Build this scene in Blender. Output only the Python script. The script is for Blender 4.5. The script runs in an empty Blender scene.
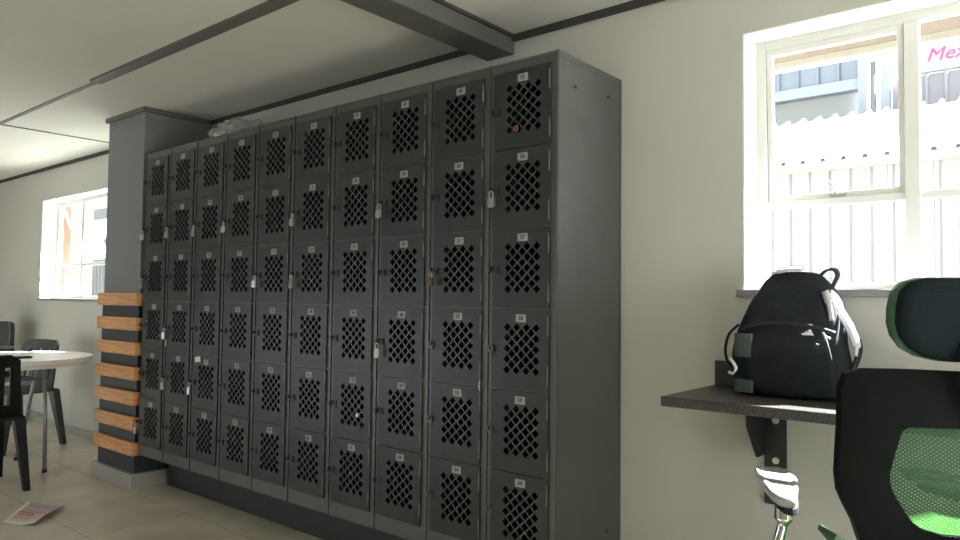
import bpy, bmesh, math, random
from mathutils import Vector, Matrix, geometry
random.seed(7)
sc = bpy.context.scene
COL = sc.collection

# ------------------------------------------------------------ camera
cam_d = bpy.data.cameras.new('camera')
cam = bpy.data.objects.new('camera', cam_d)
COL.objects.link(cam)
cam_d.sensor_width = 36.0
cam_d.lens = 719.57 / 960 * 36
cam_d.clip_start = 0.02
yaw, pitch, roll = -0.6938, 0.0409, 0.0112
F = Vector((math.sin(yaw) * math.cos(pitch), math.cos(yaw) * math.cos(pitch), math.sin(pitch)))
R0 = Vector((math.cos(yaw), -math.sin(yaw), 0))
U0 = R0.cross(F)
R = R0 * math.cos(roll) + U0 * math.sin(roll)
U = -R0 * math.sin(roll) + U0 * math.cos(roll)
m = Matrix((R, U, -F)).transposed().to_4x4()
m.translation = Vector((4.3208, -2.0356, 1.1519))
cam.matrix_world = m
sc.camera = cam

# ------------------------------------------------------------ world, sun, added fill lamps, exposure
sc.view_settings.view_transform = 'Standard'
sc.view_settings.look = 'None'
sc.view_settings.gamma = 1.0
sc.view_settings.use_curve_mapping = False
sc.view_settings.exposure = 0.42
sc.cycles.max_bounces = 10
sc.cycles.diffuse_bounces = 7
sc.cycles.glossy_bounces = 4
sc.cycles.transmission_bounces = 6
sc.cycles.transparent_max_bounces = 16
sc.cycles.sample_clamp_indirect = 4.0
sc.cycles.use_denoising = True

world = bpy.data.worlds.new('sky')
sc.world = world
world.use_nodes = True
wn = world.node_tree
bg = wn.nodes['Background']
bg.inputs['Color'].default_value = (0.86, 0.93, 1.0, 1)
bg.inputs['Strength'].default_value = 2.0

sun_d = bpy.data.lights.new('sun', 'SUN')
sun_d.energy = 72.0
sun_d.angle = math.radians(0.6)
sun_d.color = (0.98, 1.0, 0.96)
sun = bpy.data.objects.new('sun', sun_d)
COL.objects.link(sun)
SUN_DIR = Vector((-0.70, -1.0, -0.94)).normalized()
sun.rotation_euler = SUN_DIR.to_track_quat('-Z', 'Y').to_euler()
sun.location = (8, 8, 8)


def daylight_fill(name, loc, size_x, size_y, aim, energy, color):
    """area lamp added as fill, standing in for daylight from unseen windows"""
    d = bpy.data.lights.new(name, 'AREA')
    d.shape = 'RECTANGLE'
    d.size = size_x
    d.size_y = size_y
    d.energy = energy
    d.color = color
    o = bpy.data.objects.new(name, d)
    COL.objects.link(o)
    o.location = loc
    o.rotation_euler = Vector(aim).to_track_quat('-Z', 'Z').to_euler()
    return o


daylight_fill('side_daylight_fill', (6.73, -1.0, 1.15), 1.8, 0.9, (-1, 0, -0.0), 40, (0.97, 1.0, 0.94))  # added fill from the right, brightens the locker flank
daylight_fill('front_daylight_fill', (-1.9, -3.43, 0.60), 3.4, 0.8, (0, 1, 0.0), 9, (0.97, 1.0, 0.93))  # added low fill from the unseen front of the room


# ------------------------------------------------------------ materials
def new_mat(name):
    mt = bpy.data.materials.new(name)
    mt.use_nodes = True
    nt = mt.node_tree
    return mt, nt, nt.nodes['Principled BSDF']


def mat(name, col, rough=0.6, metal=0.0, spec=0.5, vary=0.0, vscale=8.0, bump=0.0, bscale=60.0, col2=None, coat=0.0, trans=0.0):
    mt, nt, p = new_mat(name)
    p.inputs['Roughness'].default_value = rough
    p.inputs['Metallic'].default_value = metal
    p.inputs['Specular IOR Level'].default_value = spec
    p.inputs['Coat Weight'].default_value = coat
    c = (*col, 1)
    p.inputs['Base Color'].default_value = c
    tc = nt.nodes.new('ShaderNodeTexCoord')
    if vary or col2:
        n = nt.nodes.new('ShaderNodeTexNoise')
        n.inputs['Scale'].default_value = vscale
        n.inputs['Detail'].default_value = 5
        nt.links.new(tc.outputs['Object'], n.inputs['Vector'])
        r = nt.nodes.new('ShaderNodeValToRGB')
        r.color_ramp.elements[0].position = 0.3
        r.color_ramp.elements[1].position = 0.7
        k2 = col2 if col2 else tuple(min(1, v * (1 + vary)) for v in col)
        k1 = col if col2 else tuple(v * (1 - vary) for v in col)
        r.color_ramp.elements[0].color = (*k1, 1)
        r.color_ramp.elements[1].color = (*k2, 1)
        nt.links.new(n.outputs['Fac'], r.inputs['Fac'])
        nt.links.new(r.outputs['Color'], p.inputs['Base Color'])
    if bump:
        n = nt.nodes.new('ShaderNodeTexNoise')
        n.inputs['Scale'].default_value = bscale
        n.inputs['Detail'].default_value = 4
        nt.links.new(tc.outputs['Object'], n.inputs['Vector'])
        b = nt.nodes.new('ShaderNodeBump')
        b.inputs['Strength'].default_value = bump
        b.inputs['Distance'].default_value = 0.01
        nt.links.new(n.outputs['Fac'], b.inputs['Height'])
        nt.links.new(b.outputs['Normal'], p.inputs['Normal'])
    return mt


def mat_floor():
    mt, nt, p = new_mat('beige_floor_tiles')
    tc = nt.nodes.new('ShaderNodeTexCoord')
    mp = nt.nodes.new('ShaderNodeMapping')
    mp.inputs['Location'].default_value = (-0.16, 0.05, 0)
    nt.links.new(tc.outputs['Object'], mp.inputs['Vector'])
    br = nt.nodes.new('ShaderNodeTexBrick')
    br.offset = 0.0
    br.inputs['Scale'].default_value = 1.0
    br.inputs['Brick Width'].default_value = 0.5
    br.inputs['Row Height'].default_value = 0.5
    br.inputs['Mortar Size'].default_value = 0.004
    br.inputs['Mortar Smooth'].default_value = 0.3
    br.inputs['Color1'].default_value = (0.56, 0.51, 0.42, 1)
    br.inputs['Color2'].default_value = (0.60, 0.54, 0.45, 1)
    br.inputs['Mortar'].default_value = (0.36, 0.33, 0.28, 1)
    nt.links.new(mp.outputs['Vector'], br.inputs['Vector'])
    n = nt.nodes.new('ShaderNodeTexNoise')
    n.inputs['Scale'].default_value = 3.5
    n.inputs['Detail'].default_value = 8
    nt.links.new(tc.outputs['Object'], n.inputs['Vector'])
    mx = nt.nodes.new('ShaderNodeMix')
    mx.data_type = 'RGBA'
    mx.blend_type = 'OVERLAY'
    mx.inputs['Factor'].default_value = 0.45
    nt.links.new(br.outputs['Color'], mx.inputs['A'])
    nt.links.new(n.outputs['Fac'], mx.inputs['B'])
    nt.links.new(mx.outputs['Result'], p.inputs['Base Color'])
    p.inputs['Roughness'].default_value = 0.38
    b = nt.nodes.new('ShaderNodeBump')
    b.inputs['Strength'].default_value = 0.25
    b.inputs['Distance'].default_value = 0.004
    b.invert = True
    nt.links.new(br.outputs['Fac'], b.inputs['Height'])
    nt.links.new(b.outputs['Normal'], p.inputs['Normal'])
    return mt


def mat_wood():
    mt, nt, p = new_mat('orange_pine')
    tc = nt.nodes.new('ShaderNodeTexCoord')
    mp = nt.nodes.new('ShaderNodeMapping')
    mp.inputs['Scale'].default_value = (1.6, 14, 26)
    nt.links.new(tc.outputs['Object'], mp.inputs['Vector'])
    n = nt.nodes.new('ShaderNodeTexNoise')
    n.inputs['Scale'].default_value = 3
    n.inputs['Detail'].default_value = 6
    n.inputs['Distortion'].default_value = 1.2
    nt.links.new(mp.outputs['Vector'], n.inputs['Vector'])
    r = nt.nodes.new('ShaderNodeValToRGB')
    r.color_ramp.elements[0].color = (0.50, 0.20, 0.07, 1)
    r.color_ramp.elements[1].color = (0.84, 0.46, 0.20, 1)
    r.color_ramp.elements[0].position = 0.25
    r.color_ramp.elements[1].position = 0.75
    nt.links.new(n.outputs['Fac'], r.inputs['Fac'])
    # knots
    v = nt.nodes.new('ShaderNodeTexVoronoi')
    v.inputs['Scale'].default_value = 6.5
    nt.links.new(tc.outputs['Object'], v.inputs['Vector'])
    k = nt.nodes.new('ShaderNodeValToRGB')
    k.color_ramp.elements[0].position = 0.06
    k.color_ramp.elements[0].color = (0.35, 0.22, 0.15, 1)
    k.color_ramp.elements[1].position = 0.12
    k.color_ramp.elements[1].color = (1, 1, 1, 1)
    nt.links.new(v.outputs['Distance'], k.inputs['Fac'])
    mx = nt.nodes.new('ShaderNodeMix')
    mx.data_type = 'RGBA'
    mx.blend_type = 'MULTIPLY'
    mx.inputs['Factor'].default_value = 1.0
    nt.links.new(r.outputs['Color'], mx.inputs['A'])
    nt.links.new(k.outputs['Color'], mx.inputs['B'])
    nt.links.new(mx.outputs['Result'], p.inputs['Base Color'])
    p.inputs['Roughness'].default_value = 0.5
    return mt


def mat_granite():
    mt, nt, p = new_mat('dark_speckled_laminate')
    tc = nt.nodes.new('ShaderNodeTexCoord')
    v = nt.nodes.new('ShaderNodeTexVoronoi')
    v.inputs['Scale'].default_value = 160
    nt.links.new(tc.outputs['Object'], v.inputs['Vector'])
    n = nt.nodes.new('ShaderNodeTexNoise')
    n.inputs['Scale'].default_value = 220
    n.inputs['Detail'].default_value = 3
    nt.links.new(tc.outputs['Object'], n.inputs['Vector'])
    r = nt.nodes.new('ShaderNodeValToRGB')
    r.color_ramp.elements[0].color = (0.014, 0.013, 0.013, 1)
    r.color_ramp.elements[0].position = 0.42
    r.color_ramp.elements[1].color = (0.13, 0.115, 0.11, 1)
    r.color_ramp.elements[1].position = 0.72
    nt.links.new(n.outputs['Fac'], r.inputs['Fac'])
    nt.links.new(r.outputs['Color'], p.inputs['Base Color'])
    p.inputs['Roughness'].default_value = 0.42
    return mt


def mat_glass():
    mt = bpy.data.materials.new('window_glass')
    mt.use_nodes = True
    nt = mt.node_tree
    nt.nodes.clear()
    out = nt.nodes.new('ShaderNodeOutputMaterial')
    tr = nt.nodes.new('ShaderNodeBsdfTransparent')
    tr.inputs['Color'].default_value = (0.96, 0.98, 0.97, 1)
    gl = nt.nodes.new('ShaderNodeBsdfGlossy')
    gl.inputs['Roughness'].default_value = 0.02
    lw = nt.nodes.new('ShaderNodeLayerWeight')
    lw.inputs['Blend'].default_value = 0.5
    pw = nt.nodes.new('ShaderNodeMath')
    pw.operation = 'POWER'
    pw.inputs[1].default_value = 4.0
    nt.links.new(lw.outputs['Facing'], pw.inputs[0])
    fr = nt.nodes.new('ShaderNodeMath')
    fr.operation = 'MULTIPLY_ADD'
    fr.inputs[1].default_value = 0.8
    fr.inputs[2].default_value = 0.03
    nt.links.new(pw.outputs[0], fr.inputs[0])
    mx = nt.nodes.new('ShaderNodeMixShader')
    nt.links.new(fr.outputs[0], mx.inputs['Fac'])
    nt.links.new(tr.outputs['BSDF'], mx.inputs[1])
    nt.links.new(gl.outputs['BSDF'], mx.inputs[2])
    nt.links.new(mx.outputs['Shader'], out.inputs['Surface'])
    return mt


def mat_film():
    mt = bpy.data.materials.new('clear_plastic_film')
    mt.use_nodes = True
    nt = mt.node_tree
    nt.nodes.clear()
    out = nt.nodes.new('ShaderNodeOutputMaterial')
    tr = nt.nodes.new('ShaderNodeBsdfTransparent')
    gl = nt.nodes.new('ShaderNodeBsdfGlossy')
    gl.inputs['Roughness'].default_value = 0.2
    df = nt.nodes.new('ShaderNodeBsdfDiffuse')
    df.inputs['Color'].default_value = (0.7, 0.72, 0.7, 1)
    a = nt.nodes.new('ShaderNodeMixShader')
    a.inputs['Fac'].default_value = 0.5
    nt.links.new(gl.outputs['BSDF'], a.inputs[1])
    nt.links.new(df.outputs['BSDF'], a.inputs[2])
    lw = nt.nodes.new('ShaderNodeLayerWeight')
    lw.inputs['Blend'].default_value = 0.35
    b = nt.nodes.new('ShaderNodeMixShader')
    nt.links.new(lw.outputs['Facing'], b.inputs['Fac'])
    nt.links.new(tr.outputs['BSDF'], b.inputs[1])
    nt.links.new(a.outputs['Shader'], b.inputs[2])
    nt.links.new(b.outputs['Shader'], out.inputs['Surface'])
    return mt


def mat_mesh():
    """knitted chair mesh: fine threads with gaps in between"""
    mt, nt, p = new_mat('green_chair_mesh')
    tc = nt.nodes.new('ShaderNodeTexCoord')
    p.inputs['Base Color'].default_value = (0.010, 0.045, 0.020, 1)
    p.inputs['Roughness'].default_value = 0.7
    tl = nt.nodes.new('ShaderNodeBsdfTranslucent')
    tl.inputs['Color'].default_value = (0.16, 0.50, 0.12, 1)
    m0 = nt.nodes.new('ShaderNodeMixShader')
    m0.inputs['Fac'].default_value = 0.18
    nt.links.new(p.outputs['BSDF'], m0.inputs[1])
    nt.links.new(tl.outputs['BSDF'], m0.inputs[2])
    ws = []
    for rot in (0.6, -0.6):
        mp = nt.nodes.new('ShaderNodeMapping')
        mp.inputs['Rotation'].default_value = (0, rot, 0)
        nt.links.new(tc.outputs['Object'], mp.inputs['Vector'])
        w = nt.nodes.new('ShaderNodeTexWave')
        w.wave_type = 'BANDS'
        w.bands_direction = 'Z'
        w.inputs['Scale'].default_value = 52
        w.inputs['Distortion'].default_value = 0.0
        nt.links.new(mp.outputs['Vector'], w.inputs['Vector'])
        ws.append(w)
    mul = nt.nodes.new('ShaderNodeMath')
    mul.operation = 'MULTIPLY'
    nt.links.new(ws[0].outputs['Fac'], mul.inputs[0])
    nt.links.new(ws[1].outputs['Fac'], mul.inputs[1])
    gt = nt.nodes.new('ShaderNodeMath')
    gt.operation = 'GREATER_THAN'
    gt.inputs[1].default_value = 0.6
    nt.links.new(mul.outputs[0], gt.inputs[0])
    tr = nt.nodes.new('ShaderNodeBsdfTransparent')
    mx = nt.nodes.new('ShaderNodeMixShader')
    nt.links.new(gt.outputs[0], mx.inputs['Fac'])
    nt.links.new(m0.outputs['Shader'], mx.inputs[1])
    nt.links.new(tr.outputs['BSDF'], mx.inputs[2])
    nt.links.new(mx.outputs['Shader'], nt.nodes['Material Output'].inputs['Surface'])
    return mt


M = {}
M['wall'] = mat('warm_grey_wall_paint', (0.52, 0.515, 0.48), 0.75, vary=0.02, vscale=2.0, bump=0.05, bscale=90)
M['ceiling'] = mat('off_white_ceiling_board', (0.64, 0.63, 0.58), 0.85, vary=0.015, vscale=1.5)
M['strip'] = mat('grey_cover_strip', (0.12, 0.12, 0.115), 0.6)
M['dark_trim'] = mat('dark_gap_strip', (0.045, 0.042, 0.038), 0.7)
M['beam'] = mat('grey_beam_paint', (0.10, 0.10, 0.092), 0.6)
M['pier'] = mat('blue_grey_pier_paint', (0.19, 0.195, 0.20), 0.6, vary=0.04, vscale=3)
M['black_board'] = mat('black_board', (0.026, 0.031, 0.040), 0.5, vary=0.1, vscale=12)
M['tile_trim'] = mat('pale_tile_skirting', (0.36, 0.35, 0.33), 0.35, vary=0.06, vscale=5)
M['floor'] = mat_floor()
M['wood'] = mat_wood()
M['white'] = mat('white_window_paint', (0.74, 0.735, 0.72), 0.45)
M['reveal'] = mat('white_reveal_plaster', (0.74, 0.735, 0.72), 0.7)
M['sill'] = mat('grey_sill', (0.26, 0.26, 0.28), 0.5)
M['glass'] = mat_glass()
M['film'] = mat_film()
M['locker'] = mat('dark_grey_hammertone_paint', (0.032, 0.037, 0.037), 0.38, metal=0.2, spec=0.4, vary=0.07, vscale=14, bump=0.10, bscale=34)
M['locker_lit'] = mat('dark_grey_locker_paint_lit', (0.105, 0.113, 0.109), 0.40, metal=0.45, spec=0.5, vary=0.05, vscale=9, bump=0.05, bscale=30)  # same paint as the doors, lightened for the light on the flank
M['locker_dark'] = mat('locker_catch_black', (0.02, 0.022, 0.022), 0.5)
M['hinge'] = mat('worn_steel_hinge', (0.16, 0.17, 0.17), 0.4, metal=0.3)
M['plate'] = mat('pale_number_plate', (0.32, 0.33, 0.33), 0.6)
M['ink'] = mat('black_digits', (0.02, 0.02, 0.02), 0.6)
M['steel'] = mat('brushed_padlock_steel', (0.42, 0.42, 0.41), 0.3, metal=0.9)
M['brass'] = mat('tarnished_brass', (0.20, 0.12, 0.05), 0.4, metal=0.8)
M['granite'] = mat_granite()
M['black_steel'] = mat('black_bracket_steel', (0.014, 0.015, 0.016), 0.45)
M['bolt'] = mat('zinc_bolt', (0.55, 0.55, 0.52), 0.4, metal=0.6)
M['bag'] = mat('black_nylon', (0.009, 0.012, 0.017), 0.8, spec=0.3, vary=0.25, vscale=18, bump=0.35, bscale=26)
M['bag_trim'] = mat('black_webbing', (0.010, 0.011, 0.014), 0.7, bump=0.2, bscale=200)
M['bag_grey'] = mat('grey_green_mesh_pocket', (0.055, 0.075, 0.075), 0.8, bump=0.3, bscale=200)
M['bag_light'] = mat('pale_lilac_strap_and_highlight', (0.60, 0.58, 0.64), 0.6)
M['bag_white'] = mat('white_print', (0.72, 0.72, 0.72), 0.5)
M['chair_black'] = mat('black_chair_shell', (0.0035, 0.005, 0.005), 0.8, spec=0.12, bump=0.08, bscale=180)
M['chair_green'] = mat('dark_green_plastic', (0.03, 0.085, 0.04), 0.4)
M['head_fabric'] = mat('dark_teal_headrest_fabric', (0.006, 0.012, 0.015), 0.85, spec=0.12, bump=0.2, bscale=250)
M['seat_green'] = mat('green_seat_fabric', (0.12, 0.42, 0.08), 0.8, bump=0.3, bscale=120)
M['chair_mesh'] = mat_mesh()
M['arm_grey'] = mat('glossy_grey_armrest', (0.36, 0.36, 0.38), 0.25, coat=0.5)
M['chrome'] = mat('chrome', (0.6, 0.6, 0.6), 0.12, metal=1.0)
M['table_white'] = mat('white_table_plastic', (0.80, 0.80, 0.78), 0.32)
M['leg_grey'] = mat('grey_table_leg_steel', (0.26, 0.27, 0.28), 0.35, metal=0.5)
M['black_plastic'] = mat('black_moulded_plastic', (0.009, 0.010, 0.011), 0.55, spec=0.3)
M['grey_plastic'] = mat('charcoal_moulded_plastic', (0.045, 0.05, 0.052), 0.4)
M['paper'] = mat('flyer_paper', (0.62, 0.58, 0.55), 0.8)
M['red_print'] = mat('red_print', (0.55, 0.16, 0.14), 0.8)
M['lilac_print'] = mat('lilac_print', (0.42, 0.38, 0.42), 0.8)
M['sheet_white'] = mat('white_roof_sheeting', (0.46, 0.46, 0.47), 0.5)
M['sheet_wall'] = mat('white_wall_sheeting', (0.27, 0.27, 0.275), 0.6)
M['sheet_mauve'] = mat('mauve_grey_wall_sheeting', (0.32, 0.30, 0.33), 0.7)
M['sheet_blue'] = mat('blue_grey_wall_sheeting', (0.23, 0.255, 0.31), 0.7)
M['pale_blue'] = mat('pale_blue_steel', (0.33, 0.36, 0.43), 0.6)
M['outside_white'] = mat('white_render', (0.36, 0.36, 0.36), 0.8)
M['soffit'] = mat('brown_soffit_board', (0.075, 0.052, 0.042), 0.8, vary=0.15, vscale=9)
M['fascia'] = mat('cream_fascia', (0.42, 0.39, 0.34), 0.6)
M['ground'] = mat('pale_concrete_yard', (0.74, 0.72, 0.68), 0.9, vary=0.05, vscale=1)
M['magenta'] = mat('magenta_lettering', (0.50, 0.05, 0.22), 0.6)
M['brick'] = mat('red_brown_brick', (0.20, 0.085, 0.06), 0.85, vary=0.2, vscale=6)


# ------------------------------------------------------------ mesh helpers
def box(bm, x0, y0, z0, x1, y1, z1, mi=0):
    vs = [bm.verts.new(p) for p in ((x0, y0, z0), (x1, y0, z0), (x1, y1, z0), (x0, y1, z0),
                                    (x0, y0, z1), (x1, y0, z1), (x1, y1, z1), (x0, y1, z1))]
    out = []
    for f in ((0, 3, 2, 1), (4, 5, 6, 7), (0, 1, 5, 4), (1, 2, 6, 5), (2, 3, 7, 6), (3, 0, 4, 7)):
        fc = bm.faces.new([vs[i] for i in f])
        fc.material_index = mi
        out.append(fc)
    return vs


def obox(bm, c, ax, ay, az, hx, hy, hz, mi=0):
    """box with its own axes"""
    c, ax, ay, az = Vector(c), Vector(ax).normalized(), Vector(ay).normalized(), Vector(az).normalized()
    vs = box(bm, -hx, -hy, -hz, hx, hy, hz, mi)
    for v in vs:
        q = v.co.copy()
        v.co = c + ax * q.x + ay * q.y + az * q.z
    return vs


def tube(bm, pts, r, seg=10, mi=0, caps=True, flat=1.0, up=(0, 0, 1)):
    pts = [Vector(p) for p in pts]
    rs = r if isinstance(r, (list, tuple)) else [r] * len(pts)
    rings = []
    prev = None
    for i, p in enumerate(pts):
        t = (pts[min(i + 1, len(pts) - 1)] - pts[max(i - 1, 0)]).normalized()
        a = Vector(up) if prev is None else prev
        if abs(a.dot(t)) > 0.97:
            a = Vector((1, 0, 0)) if abs(t.x) < 0.9 else Vector((0, 1, 0))
        s = t.cross(a).normalized()
        b = s.cross(t).normalized()
        prev = b
        rings.append([bm.verts.new(p + (s * math.cos(2 * math.pi * k / seg) + b * math.sin(2 * math.pi * k / seg) * flat) * rs[i]) for k in range(seg)])
    for i in range(len(rings) - 1):
        for k in range(seg):
            f = bm.faces.new((rings[i][k], rings[i][(k + 1) % seg], rings[i + 1][(k + 1) % seg], rings[i + 1][k]))
            f.material_index = mi
            f.smooth = True
    if caps:
        for rg in (rings[0][::-1], rings[-1]):
            f = bm.faces.new(rg)
            f.material_index = mi


def prism(bm, pts, fn, d0, d1, mi=0):
    """polygon pts (2-D) extruded between depths d0 and d1; fn(u, v, d) -> 3-D"""
    a = [bm.verts.new(fn(u, v, d0)) for u, v in pts]
    b = [bm.verts.new(fn(u, v, d1)) for u, v in pts]
    n = len(pts)
    fs = [bm.faces.new(a[::-1]), bm.faces.new(b)]
    for i in range(n):
        fs.append(bm.faces.new((a[i], a[(i + 1) % n], b[(i + 1) % n], b[i])))
    for f in fs:
        f.material_index = mi
    return a, b


def ribbon(bm, pts, w, t, wdir, mi=0):
    """flat strap following pts, wide along wdir"""
    pts = [Vector(p) for p in pts]
    wd = Vector(wdir).normalized()
    rings = []
    for i, p in enumerate(pts):
        tg = (pts[min(i + 1, len(pts) - 1)] - pts[max(i - 1, 0)]).normalized()
        n = tg.cross(wd).normalized()
        s = n.cross(tg).normalized()
        ww = w[i] if isinstance(w, (list, tuple)) else w
        rings.append([bm.verts.new(p + s * a * ww / 2 + n * b * t / 2) for a, b in ((-1, -1), (1, -1), (1, 1), (-1, 1))])
    for i in range(len(rings) - 1):
        for k in range(4):
            f = bm.faces.new((rings[i][k], rings[i][(k + 1) % 4], rings[i + 1][(k + 1) % 4], rings[i + 1][k]))
            f.smooth = True
            f.material_index = mi
    bm.faces.new(rings[0][::-1]).material_index = mi
    bm.faces.new(rings[-1]).material_index = mi


def spline(pts, n=6):
    """Catmull-Rom through the points"""
    P = [Vector(p) for p in pts]
    P = [P[0] * 2 - P[1]] + P + [P[-1] * 2 - P[-2]]
    out = []
    for i in range(1, len(P) - 2):
        for k in range(n):
            t = k / n
            a, b, c, d = P[i - 1], P[i], P[i + 1], P[i + 2]
            out.append(0.5 * ((2 * b) + (c - a) * t + (2 * a - 5 * b + 4 * c - d) * t * t + (3 * b - a - 3 * c + d) * t ** 3))
    out.append(P[-2])
    return out


def to_mesh(name, bm, mats):
    bmesh.ops.recalc_face_normals(bm, faces=bm.faces)
    me = bpy.data.meshes.new(name)
    bm.to_mesh(me)
    bm.free()
    for k in (mats if isinstance(mats, (list, tuple)) else [mats]):
        me.materials.append(k)
    return me


def obj(name, bm, mats, parent=None, bevel=0.0, subsurf=0, loc=None):
    me = bm if isinstance(bm, bpy.types.Mesh) else to_mesh(name, bm, mats)
    o = bpy.data.objects.new(name, me)
    COL.objects.link(o)
    if parent:
        o.parent = parent
    if loc:
        o.location = loc
    if bevel:
        b = o.modifiers.new('bevel', 'BEVEL')
        b.width = bevel
        b.segments = 2
        b.limit_method = 'ANGLE'
    if subsurf:
        s = o.modifiers.new('smooth', 'SUBSURF')
        s.levels = s.render_levels = subsurf
    return o


def struct(name, bm, mats, bevel=0.0):
    o = obj(name, bm, mats, None, bevel)
    o['kind'] = 'structure'
    return o


def tag(o, label, cat, group=None, kind=None):
    o['label'] = label
    o['category'] = cat
    if group:
        o['group'] = group
    if kind:
        o['kind'] = kind
    return o


def thing(name, label, cat, loc=(0, 0, 0), rz=0.0, group=None):
    o = bpy.data.objects.new(name, None)
    COL.objects.link(o)
    o.location = loc
    o.rotation_euler = (0, 0, rz)
    o.empty_display_size = 0.1
    return tag(o, label, cat, group)


def B():
    return bmesh.new()


_font_cache = {}


def text_mesh(bm, body, size, origin, ux, uy, depth=0.0006, mi=0, shear=0.0, bold=0.0):
    """adds lettering to bm; origin is the centre of the text"""
    cu = bpy.data.curves.new('lettering', 'FONT')
    cu.body = body
    cu.size = size
    cu.align_x = 'CENTER'
    cu.align_y = 'CENTER'
    cu.shear = shear
    cu.offset = bold
    cu.resolution_u = 2
    cu.extrude = depth
    to = bpy.data.objects.new('lettering', cu)
    me = bpy.data.meshes.new_from_object(to)
    O, X, Y = Vector(origin), Vector(ux), Vector(uy)
    N = X.cross(Y)
    base = len(bm.verts)
    vs = [bm.verts.new(O + X * v.co.x + Y * v.co.y + N * v.co.z) for v in me.vertices]
    for p in me.polygons:
        try:
            bm.faces.new([vs[i] for i in p.vertices]).material_index = mi
        except ValueError:
            pass
    bpy.data.objects.remove(to)
    bpy.data.curves.remove(cu)
    bpy.data.meshes.remove(me)


# ------------------------------------------------------------ the room
X0, X1, Y0, YW, H = -6.0, 6.8, -3.5, 0.442, 2.305
WT = 0.17                      # wall thickness
FD = 0.13                      # depth of the window frame behind the wall face


def wall_with_holes(bm, u0, u1, z0, z1, holes, fn):
    """holes: (u0,u1,z0,z1) sorted by u; fn(u0,z0,u1,z1) adds one block"""
    u = u0
    for a, b, c, d in holes:
        fn(u, z0, a, z1)
        fn(a, z0, b, c)
        fn(a, d, b, z1)
        u = b
    fn(u, z0, u1, z1)


LW = (-2.955, -0.80, 1.12, 2.01)      # left window opening
RW = (3.437, 4.92, 1.195, 2.087)      # right window opening
NW = (5.30, 6.60, 1.195, 2.087)       # unseen next window, added to let in more sun

bm = B()
box(bm, X0 - WT, Y0 - WT, -0.12, X1 + WT, YW + WT, 0)
struct('floor', bm, M['floor'])
bm = B()
box(bm, X0 - WT, Y0 - WT, H, X1 + WT, YW + WT, H + 0.1)
struct('ceiling', bm, M['ceiling'])
bm = B()
wall_with_holes(bm, X0, X1, 0, H, [LW, RW, NW], lambda a, z0, b, z1: box(bm, a, YW, z0, b, YW + WT, z1))
struct('wall_back', bm, M['wall'])
bm = B()
wall_with_holes(bm, X0, X1, 0, H, [(-3.7, -0.1, 0.1, 1.2)], lambda a, z0, b, z1: box(bm, a, Y0 - WT, z0, b, Y0, z1))
struct('wall_front', bm, M['wall'])
bm = B()
box(bm, X0 - WT, Y0 - WT, 0, X0, YW + WT, H)
struct('wall_left', bm, M['wall'])
bm = B()
wall_with_holes(bm, Y0 - WT, YW + WT, 0, H, [(-1.95, -0.05, 0.65, 1.65)], lambda a, z0, b, z1: box(bm, X1, a, z0, X1 + WT, b, z1))
struct('wall_right', bm, M['wall'])

# skirting along the back wall, interrupted by the pier
bm = B()
box(bm, X0, YW - 0.012, 0, -0.60, YW, 0.066)
struct('baseboard_left', bm, M['tile_trim'], 0.002)
bm = B()
box(bm, 3.0, YW - 0.012, 0, X1, YW, 0.066)
struct('baseboard_right', bm, M['tile_trim'], 0.002)

# shadow gap between wall and ceiling, drawn as a dark strip
bm = B()
box(bm, X0, YW - 0.018, H - 0.024, -0.56, YW, H)
box(bm, -0.04, YW - 0.018, H - 0.024, 2.292, YW, H)
box(bm, 2.442, YW - 0.022, H - 0.026, X1, YW, H)
struct('trim_1', bm, M['dark_trim'])
# ceiling cover strips
bm = B()
box(bm, X0, -0.425, H - 0.006, 0.27, -0.400, H)
box(bm, 0.27, -0.452, H - 0.012, 2.292, -0.392, H)
struct('trim_2', bm, M['strip'])
bm = B()
box(bm, -1.297, -0.40, H - 0.005, -1.275, YW, H)
struct('trim_3', bm, M['strip'])
# beam
bm = B()
box(bm, 2.292, Y0, H - 0.082, 2.442, YW, H)
struct('trim_4', bm, M['beam'], 0.003)
bm = B()
box(bm, 2.442, Y0, H - 0.014, 2.456, YW - 0.022, H)
struct('trim_5', bm, M['dark_trim'])


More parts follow.
